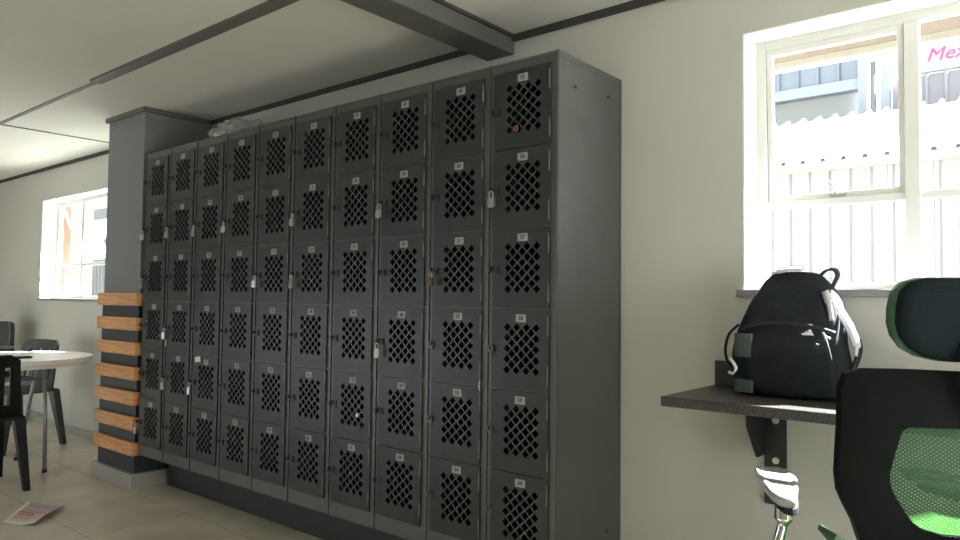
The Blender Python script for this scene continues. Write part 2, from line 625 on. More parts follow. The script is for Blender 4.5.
# ------------------------------------------------------------ windows
def build_window(n, W, mull, sash_open):
    a, b, c, d = W
    y = YW + FD
    # white reveal lining of the opening
    bm = B()
    e = 0.004
    box(bm, a, YW + 0.001, c, a + e, y, d)
    box(bm, b - e, YW + 0.001, c, b, y, d)
    box(bm, a + e, YW + 0.001, d - e, b - e, y, d)
    rv = struct('window_%d_reveal' % n, bm, M['reveal'])
    rv.name = 'trim_%d' % (9 + n)
    fw, ft = 0.036, 0.035
    tz = c + 0.288       # transom height
    bm = B()
    box(bm, a, y, c, a + fw, y + ft, d)
    box(bm, b - fw, y, c, b, y + ft, d)
    box(bm, a + fw, y, d - fw, b - fw, y + ft, d)
    box(bm, a + fw, y, c, b - fw, y + ft, c + fw * 0.7)
    box(bm, mull, y - 0.004, c + fw * 0.7, mull + 0.042, y + ft, d - fw)
    box(bm, a + fw, y + 0.004, tz, mull, y + ft - 0.004, tz + 0.026)
    box(bm, mull + 0.042, y + 0.004, tz, b - fw, y + ft - 0.004, tz + 0.026)
    w = struct('window_%d' % n, bm, M['white'], 0.003)
    # sill board
    bm = B()
    box(bm, a - 0.022, YW - 0.012, c - 0.022, b + 0.022, YW + 0.0, c + 0.001)
    box(bm, a, YW, c - 0.001, b, y, c + 0.002)
    s = obj('window_sill', bm, M['sill'], w, 0.003)
    # fixed panes
    for k, (p, q, r, t) in enumerate(((a + fw, mull, c + fw * 0.7, tz), (mull + 0.042, b - fw, c + fw * 0.7, tz), (mull + 0.042, b - fw, tz + 0.026, d - fw))):
        bm = B()
        box(bm, p, y + 0.015, r, q, y + 0.019, t)
        obj('pane', bm, M['glass'], w)
    # top hung sash
    sw = mull - a - fw
    sh = d - fw - tz - 0.026
    sash_bm = B()
    sb = 0.02
    box(sash_bm, 0.002, -0.004, -sh, sb, 0.026, 0)
    box(sash_bm, sw - sb, -0.004, -sh, sw - 0.002, 0.026, 0)
    box(sash_bm, sb, -0.004, -sb, sw - sb, 0.026, 0)
    box(sash_bm, sb, -0.004, -sh, sw - sb, 0.026, -sh + sb)
    sash = obj('sash', sash_bm, M['white'], w, 0.002, loc=(a + fw, y + 0.006, d - fw))
    sash.rotation_euler = (sash_open, 0, 0)
    g = B()
    box(g, sb, 0.009, -sh + sb, sw - sb, 0.012, -sb)
    obj('sash_pane', g, M['glass'], sash)
    # stay and its peg
    g = B()
    mid = sw * 0.52
    tube(g, [(mid, -0.01, -sh + 0.012), (mid - 0.004, -0.02, -sh + 0.03), (mid - 0.02, -0.022, -sh + 0.055)], 0.005, 8)
    box(g, mid - 0.02, -0.012, -sh + 0.002, mid + 0.03, -0.004, -sh + 0.012)
    obj('window_stay', g, M['bolt'], sash)
    return w


build_window(1, LW, -2.40, 0.42)
build_window(2, RW, 3.905, 0.035)
build_window(3, NW, 5.75, 0.0)

# ------------------------------------------------------------ the yard outside
def ribbed_sheet(bm, x0, x1, y, z0, z1, pitch=0.17, rib=0.035, d=0.045, slope=None, mi=0):
    """ribbed steel sheet facing -y; slope = (dy, dz) of the upper edge for a roof"""
    xs = []
    x = x0
    while x < x1:
        xs += [(x, 0), (x + pitch - rib * 1.6, 0), (x + pitch - rib * 1.2, d), (x + pitch - rib * 0.4, d)]
        x += pitch
    xs.append((x, 0))
    n = Vector((0, -1, 0)) if slope is None else Vector((0, -slope[1], slope[0])).normalized()
    top = Vector((0, 0, z1 - z0)) if slope is None else Vector((0, slope[0], slope[1]))
    lo, hi = [], []
    for (xx, dd) in xs:
        p = Vector((xx, y, z0)) + n * dd
        lo.append(bm.verts.new(p))
        hi.append(bm.verts.new(p + top))
    for i in range(len(xs) - 1):
        bm.faces.new((lo[i], lo[i + 1], hi[i + 1], hi[i])).material_index = mi


bm = B()
box(bm, -30, YW + WT + 0.01, -0.35, 30, 40, -0.15)
g = struct('ground', bm, M['ground'])
# eaves of this building, seen through the tops of the windows
bm = B()
box(bm, X0 - 0.4, YW + WT + 0.003, 2.14, X1 + 0.4, 1.0, 2.16)
struct('trim_6', bm, M['soffit'])
bm = B()
box(bm, X0 - 0.4, 1.0, 2.11, X1 + 0.4, 1.05, 2.30)
struct('trim_7', bm, M['fascia'], 0.004)
# brick pier outside the left window
bm = B()
box(bm, -4.95, 1.35, -0.15, -4.72, 1.60, 2.6)
tag(obj('brick_pillar', bm, M['brick'], None, 0.004), 'red-brown brick pillar under the eaves outside the far left window', 'pillar')

# shed across the yard: white ribbed wall, gutter line, sloping white roof
shed = thing('shed', 'white ribbed steel shed with a sloping screwed roof outside the right window', 'shed', (2.6, 5, -0.15))
bm = B()
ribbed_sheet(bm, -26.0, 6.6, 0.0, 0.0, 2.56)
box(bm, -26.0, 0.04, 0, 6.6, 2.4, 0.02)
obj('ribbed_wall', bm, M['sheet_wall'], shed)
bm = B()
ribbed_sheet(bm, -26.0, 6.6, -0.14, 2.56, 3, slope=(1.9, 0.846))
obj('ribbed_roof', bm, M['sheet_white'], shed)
bm = B()
box(bm, -26.0, -0.17, 2.50, 6.6, -0.06, 2.565)
obj('gutter', bm, M['fascia'], shed)
bm = B()
k = -1.2
while k < 2.5:
    for (dy) in (0.32,):
        c0 = Vector((k, -0.14 + dy, 2.56 + dy * 0.4455 + 0.034))
        obox(bm, c0, (1, 0, 0), (0, 1, 0.4455), (0, -0.4455, 1), 0.016, 0.016, 0.006)
    k += 0.17
so = obj('roof_screw', bm, M['leg_grey'], shed)
so['kind'] = 'stuff'

# building behind the shed
fb = thing('workshop_building', 'tall blue-grey and mauve clad building behind the white shed', 'building', (2.5, 8, -0.15))
bm = B()
box(bm, -40, 0.10, 0, -0.28, 4.5, 4.15)
obj('rendered_wall', bm, M['outside_white'], fb)
bm = B()
ribbed_sheet(bm, -9.0, -0.28, 0.05, 4.15, 4.75, 0.25)
box(bm, -9, 0.10, 4.15, -0.28, 4.5, 4.75)
obj('blue_cladding', bm, M['sheet_blue'], fb)['label'] = 'blue-grey ribbed cladding'
bm = B()
box(bm, -9, -0.06, 4.02, -0.28, 0.09, 4.16)
obj('gutter', bm, M['pale_blue'], fb)
bm = B()
box(bm, -9, -0.10, 4.75, -0.28, 4.5, 4.85)
obj('roof_edge', bm, M['outside_white'], fb)
for x in (-0.27, -0.02):
    bm = B()
    box(bm, x, -0.12, 0, x + 0.10, 0.0, 4.65)
    obj('column', bm, M['pale_blue'], fb)
bm = B()
tube(bm, [(-0.09, -0.16, 0), (-0.09, -0.16, 4.3)], 0.035, 10)
obj('downpipe', bm, M['leg_grey'], fb)
bm = B()
ribbed_sheet(bm, 0.08, 9, 0.05, 0, 4.09, 0.2)
box(bm, 0.08, 0.10, 0, 9, 4.5, 4.09)
obj('mauve_cladding', bm, M['sheet_mauve'], fb)['label'] = 'mauve-grey ribbed cladding'
bm = B()
box(bm, 0.08, -0.06, 3.44, 9, 0.04, 3.55)
obj('rail', bm, M['outside_white'], fb)
# sign board on top of that building
sg = thing('sign_board', 'white sign with magenta slanted lettering above the mauve cladding outside', 'sign', (3.6, 8, 3.95))
bm = B()
box(bm, -0.78, -0.02, 0, 3.2, 0.05, 0.42)
obj('board', bm, M['outside_white'], sg, 0.005)
bm = B()
text_mesh(bm, 'Mexco', 0.23, (-0.33, -0.024, 0.19), (1, 0, 0), (0, 0, 1), 0.003, shear=0.3)
obj('lettering', bm, M['magenta'], sg)

# ------------------------------------------------------------ pier with planks
bm = B()
box(bm, -0.545, 0.0, 0, -0.05, YW, H)
struct('wall_pier', bm, M['pier'])
bm = B()
box(bm, -0.565, -0.018, H - 0.028, -0.032, 0.0, H)
box(bm, -0.565, 0.0, H - 0.028, -0.545, YW - 0.002, H)
box(bm, -0.05, 0.0, H - 0.028, -0.032, YW - 0.02, H)
struct('trim_8', bm, M['strip'])
bm = B()
box(bm, -0.58, -0.030, 0, -0.022, 0.0, 0.087)
box(bm, -0.58, 0.0, 0, -0.545, YW - 0.014, 0.087)
box(bm, -0.05, 0.0, 0, -0.022, YW - 0.014, 0.087)
struct('baseboard_pier', bm, M['tile_trim'], 0.002)
bm = B()
box(bm, -0.549, -0.005, 0.088, -0.046, 0.0, 1.13)
box(bm, -0.549, 0.0, 0.088, -0.545, 0.30, 1.13)
box(bm, -0.05, 0.0, 0.088, -0.046, YW - 0.03, 1.13)
struct('trim_9', bm, M['black_board'])
plk = ['topmost', 'second from the top', 'third from the top', 'middle', 'third from the bottom', 'second from the bottom', 'lowest']
mid = ['just below sill level', 'with one plank above', 'with two planks above', 'three above and three below', 'with two planks below', 'with one plank below', 'just above the tiled skirting']
for i in range(7):
    z = 1.168 - 0.149 * i
    jx = random.uniform(-0.008, 0.008)
    p = thing('wooden_plank', 'orange pine plank on the grey pier, %s, %s' % (plk[i], mid[i]), 'plank', (0, 0, z - 0.078), 0, 'pine planks around the pier')
    bm = B()
    box(bm, -0.556 + jx, -0.034, 0, -0.018 + jx * 0.4, -0.0055, 0.078)
    obj('front_board', bm, M['wood'], p, 0.003)
    bm = B()
    box(bm, -0.0455, -0.005, 0.0, -0.020, 0.30, 0.076)
    obj('side_board', bm, M['wood'], p, 0.003)
    bm = B()
    box(bm, -0.562, -0.005, 0.0, -0.550, 0.22, 0.076)
    obj('side_board', bm, M['wood'], p, 0.003)

# ------------------------------------------------------------ lockers
PW, LH, LB, LD = 0.297, 1.8, 0.205, 0.436
DW, DH = 0.2475, 0.279
DX1 = PW - 0.030        # door right edge inside its unit
DX0 = DX1 - DW
DP = 0.2844
DTOP = LH - 0.032
ST = 0.006              # door stands proud of the frame


def door_mesh():
    holes = []
    gx0, gz0 = 0.0705, -0.062
    sx, sz = 0.0415, 0.0375
    a, b = 0.0148, 0.0150
    for r in range(5):
        for c in range(4):
            holes.append((gx0 + c * sx, gz0 - r * sz))
    for r in range(4):
        for c in range(3):
            holes.append((gx0 + (c + 0.5) * sx, gz0 - (r + 0.5) * sz))
    loops = [[(0, 0), (DW, 0), (DW, -DH), (0, -DH)]]
    for hx, hz in holes:
        loops.append([(hx - a, hz), (hx, hz - b), (hx + a, hz), (hx, hz + b)])
    tris = geometry.tessellate_polygon([[Vector((x, z, 0)) for x, z in l] for l in loops])
    flat = [p for l in loops for p in l]
    bm = B()
    t = 0.0016
    # origin at the top of the hinge edge
    fr = [bm.verts.new((x - DW, -ST - t, z)) for x, z in flat]
    bk = [bm.verts.new((x - DW, -ST, z)) for x, z in flat]
    for q in tris:
        bm.faces.new([fr[i] for i in q])
        bm.faces.new([bk[i] for i in q])
    k = 4
    for l in loops[1:]:
        n = len(l)
        for i in range(n):
            bm.faces.new((fr[k + i], fr[k + (i + 1) % n], bk[k + (i + 1) % n], bk[k + i]))
        k += n
    # folded flange round the edge
    rim = [bm.verts.new((x - DW, -0.0005, z)) for x, z in flat[:4]]
    for i in range(4):
        j = (i + 1) % 4
        bm.faces.new((fr[i], fr[j], bk[j], bk[i]))
        bm.faces.new((bk[i], bk[j], rim[j], rim[i]))
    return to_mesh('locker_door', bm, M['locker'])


def body_mesh():
    w = PW - 0.0015
    t = 0.0015
    bm = B()
    box(bm, 0, 0.02, 0, t, LD, LH)
    box(bm, w - t, 0.02, 0, w, LD, LH)
    box(bm, t, LD - t, 0, w - t, LD, LH)
    box(bm, t, 0.02, 0, w - t, LD - t, t)
    box(bm, t, 0.02, LH - t, w - t, LD - t, LH)
    for i in range(1, 6):
        z = DTOP - i * DP
        box(bm, t, 0.02, z, w - t, LD - t, z + t)
    # front frame: stiles and rails
    box(bm, 0, 0, 0, DX0 + 0.010, 0.02, LH)
    box(bm, DX1 - 0.010, 0, 0, w, 0.02, LH)
    box(bm, DX0 + 0.010, 0, 0, DX1 - 0.010, 0.02, LH - 0.032 - 6 * DP + 0.012)
    box(bm, DX0 + 0.010, 0, DTOP - 0.010, DX1 - 0.010, 0.02, LH)
    for i in range(1, 6):
        z = DTOP - i * DP
        box(bm, DX0 + 0.010, 0.0, z - 0.008, DX1 - 0.010, 0.02, z + 0.012)
    # raised lip along the right stile and round the top
    box(bm, w - 0.0045, -0.005, 0, w, 0.0, LH + 0.006)
    box(bm, 0.0, -0.004, LH - 0.004, w - 0.0045, 0.0, LH + 0.004)
    return to_mesh('cabinet_body', bm, M['locker_lit'])


def latch_mesh():
    bm = B()
    # recessed cup with its black pull and a protruding hasp eye
    box(bm, -0.011, -0.0125, -0.014, 0.024, -ST - 0.0016, 0.014, 0)
    box(bm, 0.000, -0.0145, -0.009, 0.020, -0.0125, 0.009, 0)
    box(bm, -0.009, -0.026, -0.004, -0.003, -0.0125, 0.010, 0)
    return to_mesh('latch', bm, M['locker_dark'])


def round_latch_mesh():
    bm = B()
    pts = [(0.012 * math.cos(a * math.pi / 8), 0.017 * math.sin(a * math.pi / 8)) for a in range(16)]
    prism(bm, pts, lambda u, v, d: (u - 0.004, d, v), -0.017, -ST - 0.0016)
    box(bm, -0.009, -0.026, -0.004, -0.003, -0.017, 0.010, 0)
    return to_mesh('latch', bm, M['locker_lit'])


def hinge_mesh():
    bm = B()
    tube(bm, [(0, 0, -0.034), (0, 0, 0.034)], 0.0028, 8)
    return to_mesh('hinge', bm, M['hinge'])


DOOR, BODY, LATCH, RLATCH, HINGE = door_mesh(), body_mesh(), latch_mesh(), round_latch_mesh(), hinge_mesh()


def plate_mesh(n, w=0.043):
    bm = B()
    box(bm, -w / 2, -0.0016, -0.0135, w / 2, 0, 0.0135, 0)
    text_mesh(bm, str(n), 0.020, (0, -0.0017, 0), (1, 0, 0), (0, 0, 1), 0.0003, 1, bold=0.0006)
    return to_mesh('number_plate', bm, [M['plate'], M['ink']])


TILT = {(1, 5): 2.6, (8, 5): 0.5, (2, 0): 1.2, (4, 0): 1.1, (5, 0): 1.3, (8, 0): 0.8, (9, 0): 1.0, (7, 0): 0.7}
for c in range(1, 11):
    lo, hi = 6 * (c - 1) + 1, 6 * c
    where = {1: 'farthest, beside the planked pier', 10: 'nearest, at the right end with its side panel showing'}.get(c, 'standing in the long row')
    u = thing('locker_column', 'tall dark grey steel locker with six perforated doors numbered %d to %d, %s' % (lo, hi, where), 'locker',
              (PW * (c - 1), 0, LB), 0, 'steel lockers standing in one row')
    obj('cabinet_body', BODY, None, u)
    for r in range(6):
        n = lo + r
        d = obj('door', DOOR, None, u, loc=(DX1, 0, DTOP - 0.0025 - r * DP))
        op = TILT.get((c, r), 0) * 0.6 + abs(random.gauss(0, 0.35))
        d.rotation_euler = (math.radians(random.uniform(-0.10, 0.10)), math.radians(random.gauss(0, 0.22)), math.radians(op))
        if (c, r) == (8, 5):
            d.rotation_euler.y = math.radians(0.7)
        p = obj('number_plate', plate_mesh(n), None, d, loc=(-DW + 0.1325 + random.uniform(-0.004, 0.004), -ST - 0.0016, -0.030))
        lt = RLATCH if (c == 10 and r > 2) or (c == 9 and r > 2) else LATCH
        l = obj('latch', lt, None, d, loc=(-DW + 0.006, 0, -0.142))
        for hz in (-0.055, -DH + 0.055):
            obj('hinge', HINGE, None, d, loc=(-0.003, -0.0088, hz))

# bolt holes and a side seam on the open flank of the last unit
bm = B()
for (y, z) in ((0.105, 1.70), (0.335, 1.715), (0.335, 0.10)):
    tube(bm, [(0, y, z), (0.0035, y, z)], 0.006, 12)
rb = obj('side_bolt', bm, M['locker_dark'], u, loc=(PW - 0.0015, 0, 0))
bm = B()
box(bm, PW - 0.0015, 0.0, LH - 0.016, PW + 0.001, LD, LH + 0.004)
box(bm, PW - 0.0015, LD - 0.016, 0, PW + 0.001, LD, LH - 0.016)
box(bm, PW - 0.0015, 0.0, 0, PW + 0.001, 0.012, LH - 0.016)
obj('edge_flange', bm, M['locker_lit'], u, 0.0008)

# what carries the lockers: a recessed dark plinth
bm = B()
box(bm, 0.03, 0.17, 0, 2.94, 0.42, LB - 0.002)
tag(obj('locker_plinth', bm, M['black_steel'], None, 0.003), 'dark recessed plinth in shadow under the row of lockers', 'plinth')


# padlocks
def padlock_mesh(m2, w=0.030, h=0.034):
    bm = B()
    box(bm, -w / 2, -0.007, -h, w / 2, 0.007, 0, 0)
    bmesh.ops.bevel(bm, geom=bm.edges[:], offset=0.003, segments=2, affect='EDGES')
    pts = [(-w * 0.28, 0, -0.004), (-w * 0.28, 0, 0.016)]
    pts += [(-w * 0.28 * math.cos(a), 0, 0.016 + w * 0.28 * math.sin(a)) for a in [k * math.pi / 8 for k in range(1, 8)]]
    pts += [(w * 0.28, 0, 0.016), (w * 0.28, 0, -0.004)]
    tube(bm, pts, 0.0028, 8, 1)
    return to_mesh('padlock', bm, m2)


PAD = padlock_mesh([M['steel'], M['steel']])
PADT = padlock_mesh([M['steel'], M['steel']], 0.020, 0.040)
PADB = padlock_mesh([M['brass'], M['steel']], 0.024, 0.030)
for (c, r, me, txt) in ((1, 1, PAD, 'silver'), (2, 1, PAD, 'silver'), (3, 1, PADT, 'narrow silver'), (4, 1, PAD, 'silver'), (6, 1, PAD, 'silver'),
                        (8, 1, PAD, 'silver'), (10, 1, PAD, 'silver'), (1, 2, PADT, 'narrow silver'), (5, 2, PAD, 'silver'), (6, 2, PADT, 'narrow silver'),
                        (9, 2, PADB, 'small brass'), (2, 3, PADT, 'narrow silver'), (8, 3, PADT, 'narrow silver'), (2, 4, PADT, 'narrow silver'),
                        (3, 4, PADT, 'narrow silver'), (1, 5, PADT, 'narrow silver')):
    n = 6 * (c - 1) + r + 1
    o = obj('padlock', me, None, None)
    x = PW * (c - 1) + DX0 + 0.012
    o.location = (x, -0.034 - (0.006 if (c, r) == (1, 5) else 0), LB + DTOP - r * DP - 0.142 - 0.030)
    o.rotation_euler = (random.uniform(-0.05, 0.02), random.uniform(-0.08, 0.08), random.uniform(0.1, 0.9) if me is PADT else random.uniform(-0.3, 0.3))
    tag(o, '%s padlock hanging from the latch of locker door number %d' % (txt, n), 'padlock', 'padlocks on the locker doors')

# paper sticker, loose tag, keyring and a knob on single doors
bm = B()
obox(bm, (2 * PW + DX0 + 0.060, -0.0145, LB + DTOP - 4 * DP - 0.022), (1, 0, 0.12), (0, 1, 0), (-0.12, 0, 1), 0.028, 0.0006, 0.014)
tag(obj('paper_sticker', bm, M['bag_white']), 'white paper sticker beside the number plate of locker door 17', 'sticker')
bm = B()
obox(bm, (1 * PW + DX0 - 0.006, -0.012, LB + DTOP - 3 * DP - 0.235), (1, 0, 0), (0, 1, 0), (0, 0, 1), 0.009, 0.0008, 0.020)
tag(obj('paper_tag', bm, M['plate']), 'small pale tag on the frame below the padlock of locker door 10', 'tag')
bm = B()
tube(bm, [(6 * PW + DX0 + 0.172, -0.0085, LB + DTOP - 4 * DP - 0.176), (6 * PW + DX0 + 0.172, -0.016, LB + DTOP - 4 * DP - 0.176)], 0.0085, 14)
tag(obj('white_button', bm, M['bag_white']), 'small white button stuck in the mesh of locker door 41', 'button')
bm = B()
pts = [(9 * PW + DX0 + 0.103 + 0.008 * math.cos(a * math.pi / 8), -0.011, LB + DTOP - 0.212 + 0.008 * math.sin(a * math.pi / 8)) for a in range(17)]
tube(bm, pts, 0.0018, 6)
tag(obj('red_ring', bm, M['red_print']), 'tiny red ring in the lowest perforations of locker door 55', 'ring')
bm = B()
ribbon(bm, spline([(8 * PW + DX1 + 0.000, -0.012, LB + DTOP - 3 * DP - 0.262), (8 * PW + DX1 - 0.003, -0.014, LB + DTOP - 3 * DP - 0.278), (8 * PW + DX1 + 0.001, -0.013, LB + DTOP - 3 * DP - 0.300)]), 0.004, 0.0012, (1, 0, 0))
tag(obj('white_string', bm, M['bag_white']), 'short white string caught between locker doors 52 and 53', 'string')

# crumpled clear bag on the lockers
bm = B()
bmesh.ops.create_icosphere(bm, subdivisions=4, radius=1.0)
rg = random.Random(3)
from mathutils import noise
for v in bm.verts:
    p = v.co.copy()
    k = 1 + 0.32 * noise.noise(p * 2.3) + 0.18 * noise.noise(p * 5.1)
    z = max(p.z * k, -0.55)
    v.co = Vector((p.x * 0.22 * k, p.y * 0.14 * k, (z + 0.55) * 0.105))
tag(obj('plastic_bag', bm, M['film'], None, loc=(0.62, 0.24, LB + LH + 0.001)), 'crumpled clear plastic bag lying on top of the far lockers', 'bag')

# ------------------------------------------------------------ wall desk
DZ = 0.865
desk = thing('wall_desk', 'dark speckled worktop fixed to the wall below the right window', 'desk', (3.34, 0.442, DZ))
bm = B()
box(bm, 0, -0.436, -0.030, 2.3, -0.002, 0)
obj('worktop', bm, M['granite'], desk, 0.003)
bm = B()
box(bm, 0.004, -0.022, 0.0005, 2.3, -0.003, 0.084)
obj('backsplash', bm, M['black_board'], desk, 0.002)
for bx in (0.167, 1.45):
    bm = B()
    box(bm, bx, -0.010, -0.377, bx + 0.071, -0.003, -0.0305)
    prism(bm, [(-0.36, -0.0305), (-0.36, -0.040), (-0.26, -0.055), (-0.175, -0.057), (-0.175, -0.105), (-0.085, -0.215), (-0.010, -0.215), (-0.010, -0.0305)],
          lambda a, b, d: (d, a, b), bx - 0.002, bx + 0.006)
    box(bm, bx - 0.002, -0.36, -0.036, bx + 0.035, -0.010, -0.0305)
    br = obj('bracket', bm, M['black_steel'], desk, 0.001)
    for z in (-0.101, -0.232):
        g = B()
        tube(g, [(bx + 0.039, -0.018, z), (bx + 0.039, -0.010, z)], 0.011, 14)
        obj('bolt', g, M['bolt'], br, 0.001)

# ------------------------------------------------------------ backpack
# cross sections: (z, x0, x1, y0, y1) relative to the desk top
bag = thing('backpack', 'black nylon backpack standing upright on the dark worktop under the window', 'bag', (3.635, 0.285, DZ + 0.001))
secs = [(0.000, -0.150, 0.150, -0.055, 0.085), (0.012, -0.162, 0.164, -0.070, 0.098), (0.05, -0.168, 0.172, -0.078, 0.105), (0.10, -0.172, 0.170, -0.080, 0.108),
        (0.15, -0.168, 0.160, -0.078, 0.108), (0.20, -0.156, 0.152, -0.070, 0.106), (0.25, -0.138, 0.148, -0.058, 0.104), (0.29, -0.118, 0.140, -0.044, 0.100),
        (0.325, -0.094, 0.122, -0.028, 0.094), (0.352, -0.080, 0.104, -0.010, 0.084), (0.374, -0.064, 0.085, 0.008, 0.070), (0.384, -0.045, 0.06, 0.02, 0.055)]
bm = B()
N = 40
rings = []
for i, (z, a, b, c, d) in enumerate(secs):
    rg_ = []
    for k in range(N):
        t = 2 * math.pi * k / N
        ct, st = math.cos(t), math.sin(t)
        e = 0.62
        ux = math.copysign(abs(ct) ** e, ct)
        uy = math.copysign(abs(st) ** e, st)
        x = (a + b) / 2 + (b - a) / 2 * ux
        y = (c + d) / 2 + (d - c) / 2 * uy
        w = 0.008 * noise.noise(Vector((x * 17, y * 14, z * 15 + x * 8))) if 0 < i < len(secs) - 1 else 0
        rg_.append(bm.verts.new((x + w, y + w * 1.6, z + w * 0.6)))
    rings.append(rg_)
for i in range(len(rings) - 1):
    for k in range(N):
        bm.faces.new((rings[i][k], rings[i][(k + 1) % N], rings[i + 1][(k + 1) % N], rings[i + 1][k])).smooth = True
bm.faces.new(rings[0][::-1])
bm.faces.new(rings[-1]).smooth = True
obj('main_body', bm, M['bag'], bag, 0, 1)
# front pocket, bulging towards the room
bm = B()
rings = []
prof = [(0.008, -0.060, 0.128, 0.006), (0.02, -0.098, 0.148, 0.014), (0.07, -0.112, 0.150, 0.026), (0.13, -0.108, 0.142, 0.032), (0.18, -0.096, 0.130, 0.030), (0.213, -0.08, 0.112, 0.020), (0.225, -0.06, 0.09, 0.006)]
for (z, a, b, d) in prof:
    rg_ = []
    for k in range(21):
        t = math.pi * k / 20
        x = (a + b) / 2 - (b - a) / 2 * math.cos(t)
        y = -0.068 + (0.02 if z > 0.2 else 0) - d * math.sin(t) ** 0.5 + 0.004 * noise.noise(Vector((x * 22, z * 20, 1)))
        rg_.append(bm.verts.new((x, y, z)))
    rings.append(rg_)
for i in range(len(rings) - 1):
    for k in range(20):
        bm.faces.new((rings[i][k], rings[i][k + 1], rings[i + 1][k + 1], rings[i + 1][k])).smooth = True
    bm.faces.new((rings[i][0], rings[i + 1][0], rings[i + 1][20], rings[i][20]))
bm.faces.new(rings[0])
bm.faces.new(rings[-1])
obj('front_pocket', bm, M['bag'], bag, 0, 1)
# folded flap with seam
bm = B()
ribbon(bm, spline([(-0.125, -0.070, 0.205), (-0.07, -0.088, 0.222), (0.01, -0.092, 0.226), (0.09, -0.086, 0.218), (0.145, -0.064, 0.200)]), 0.010, 0.004, (0, 0.3, 1))
obj('zip', bm, M['bag_trim'], bag)
# three slanted bars of the emblem
bm = B()
for k, (x, h) in enumerate(((0.071, 0.006), (0.081, 0.011), (0.091, 0.016))):
    prism(bm, [(x - 0.004 + 0.0, 0.0), (x + 0.005, 0.0), (x + 0.005 - h * 0.55, h), (x - 0.004 - h * 0.35, h * 0.95)], lambda a, b, d: (a, d, b), -0.109, -0.100)
for v in bm.verts:
    v.co.z += 0.193
obj('emblem', bm, M['bag_white'], bag)['label'] = 'white emblem of three slanted bars'
for c_, d_ in (((0.131, -0.090, 0.188), (0.007, 0.002, 0.003)), ((0.106, -0.103, 0.168), (0.004, 0.0015, 0.0015))):
    bm = B()
    obox(bm, c_, (1, 0, -0.3), (0, 1, 0), (0.3, 0, 1), *d_)
    obj('zip_pull', bm, M['bag_white'], bag)['label'] = 'white zip pull'
# side mesh pocket, grey green
sp = [(-0.143, -0.078), (-0.128, -0.086), (-0.108, -0.090), (-0.090, -0.091)]
for (z0, z1) in ((0.118, 0.190), (0.010, 0.048)):
    bm = B()
    A_ = [[bm.verts.new((x * k, y * k, z)) for x, y in sp] for z in (z0, z1) for k in (1.0, 0.93)]
    for i in range(3):
        bm.faces.new((A_[0][i], A_[0][i + 1], A_[2][i + 1], A_[2][i]))
        bm.faces.new((A_[1][i], A_[1][i + 1], A_[3][i + 1], A_[3][i]))
        bm.faces.new((A_[0][i], A_[0][i + 1], A_[1][i + 1], A_[1][i]))
        bm.faces.new((A_[2][i], A_[2][i + 1], A_[3][i + 1], A_[3][i]))
    for i in (0, 3):
        bm.faces.new((A_[0][i], A_[2][i], A_[3][i], A_[1][i]))
    obj('side_pocket', bm, M['bag_grey'], bag)['label'] = 'grey-green side pocket'
# reflective loop on the side
bm = B()
ribbon(bm, spline([(-0.165, -0.060, 0.108), (-0.148, -0.086, 0.104), (-0.132, -0.096, 0.084), (-0.142, -0.090, 0.066), (-0.168, -0.060, 0.066)]), 0.009, 0.003, (0.5, 0.3, 1))
obj('reflective_loop', bm, M['bag_white'], bag)
bm = B()
ribbon(bm, spline([(-0.150, -0.02, 0.215), (-0.172, -0.045, 0.185), (-0.182, -0.050, 0.14), (-0.178, -0.045, 0.10), (-0.165, -0.03, 0.08)]), 0.012, 0.003, (0.2, 1, 0))
obj('side_strap', bm, M['bag_trim'], bag)
# grab handle
bm = B()
ribbon(bm, spline([(0.060, 0.03, 0.340), (0.078, 0.03, 0.366), (0.100, 0.03, 0.386), (0.122, 0.03, 0.388), (0.130, 0.03, 0.370), (0.120, 0.028, 0.345), (0.106, 0.02, 0.318)]), 0.022, 0.007, (0.15, 1, 0.2))
obj('grab_handle', bm, M['bag_trim'], bag)
# pale strip painting in the window light on top of the bag
bm = B()
ribbon(bm, spline([(-0.058, 0.02, 0.378), (-0.03, 0.022, 0.388), (0.00, 0.025, 0.394), (0.035, 0.03, 0.394)]), [0.012] * 4 + [0.05] * 14 + [0.02], 0.006, (0, 1, 0.35))
obj('lining', bm, M['bag_light'], bag)['label'] = 'painted highlight of window light on the bag top'
# shoulder straps on the right side: pale inside, black outside
sp1 = [(0.100, 0.035, 0.325), (0.138, 0.02, 0.270), (0.170, 0.015, 0.215), (0.190, 0.01, 0.165), (0.188, 0.008, 0.130), (0.172, 0.01, 0.090), (0.155, 0.01, 0.062)]
bm = B()
ribbon(bm, spline(sp1), [0.026] * 37, 0.008, (0.25, 1, 0.1))
obj('shoulder_strap', bm, M['bag_trim'], bag)
bm = B()
ribbon(bm, spline([(x - 0.002, y - 0.024, z + 0.004) for x, y, z in sp1[:5]]), [0.014] * 6 + [0.024] * 14 + [0.010] * 6, 0.007, (0.75, 0.65, 0.2))
obj('strap_lining', bm, M['bag_light'], bag)['label'] = 'pale strap lining'
bm = B()
ribbon(bm, spline([(0.110, -0.030, 0.322), (0.120, -0.040, 0.296), (0.128, -0.046, 0.262), (0.132, -0.050, 0.236)]), [0.020] * 8 + [0.012] * 11, 0.005, (1, -0.2, 0.1))
obj('strap_lining', bm, M['bag_light'], bag)['label'] = 'pale strap lining'

# ------------------------------------------------------------ office chair
# local frame: +y forward (towards the wall), x to the right, origin on the floor under the seat
ch = thing('office_chair', 'black high-back office chair with green mesh back and headrest in the foreground', 'chair', (3.98, -0.14, 0), math.radians(41.0))
BY = -0.255           # y of the back


def back_y(x, z):
    return BY + 0.9 * x * x - 0.05 * math.sin((z - 0.66) / 0.36 * math.pi) - 0.0


def mir(l):
    return l + [(-x, z) for x, z in reversed(l)]


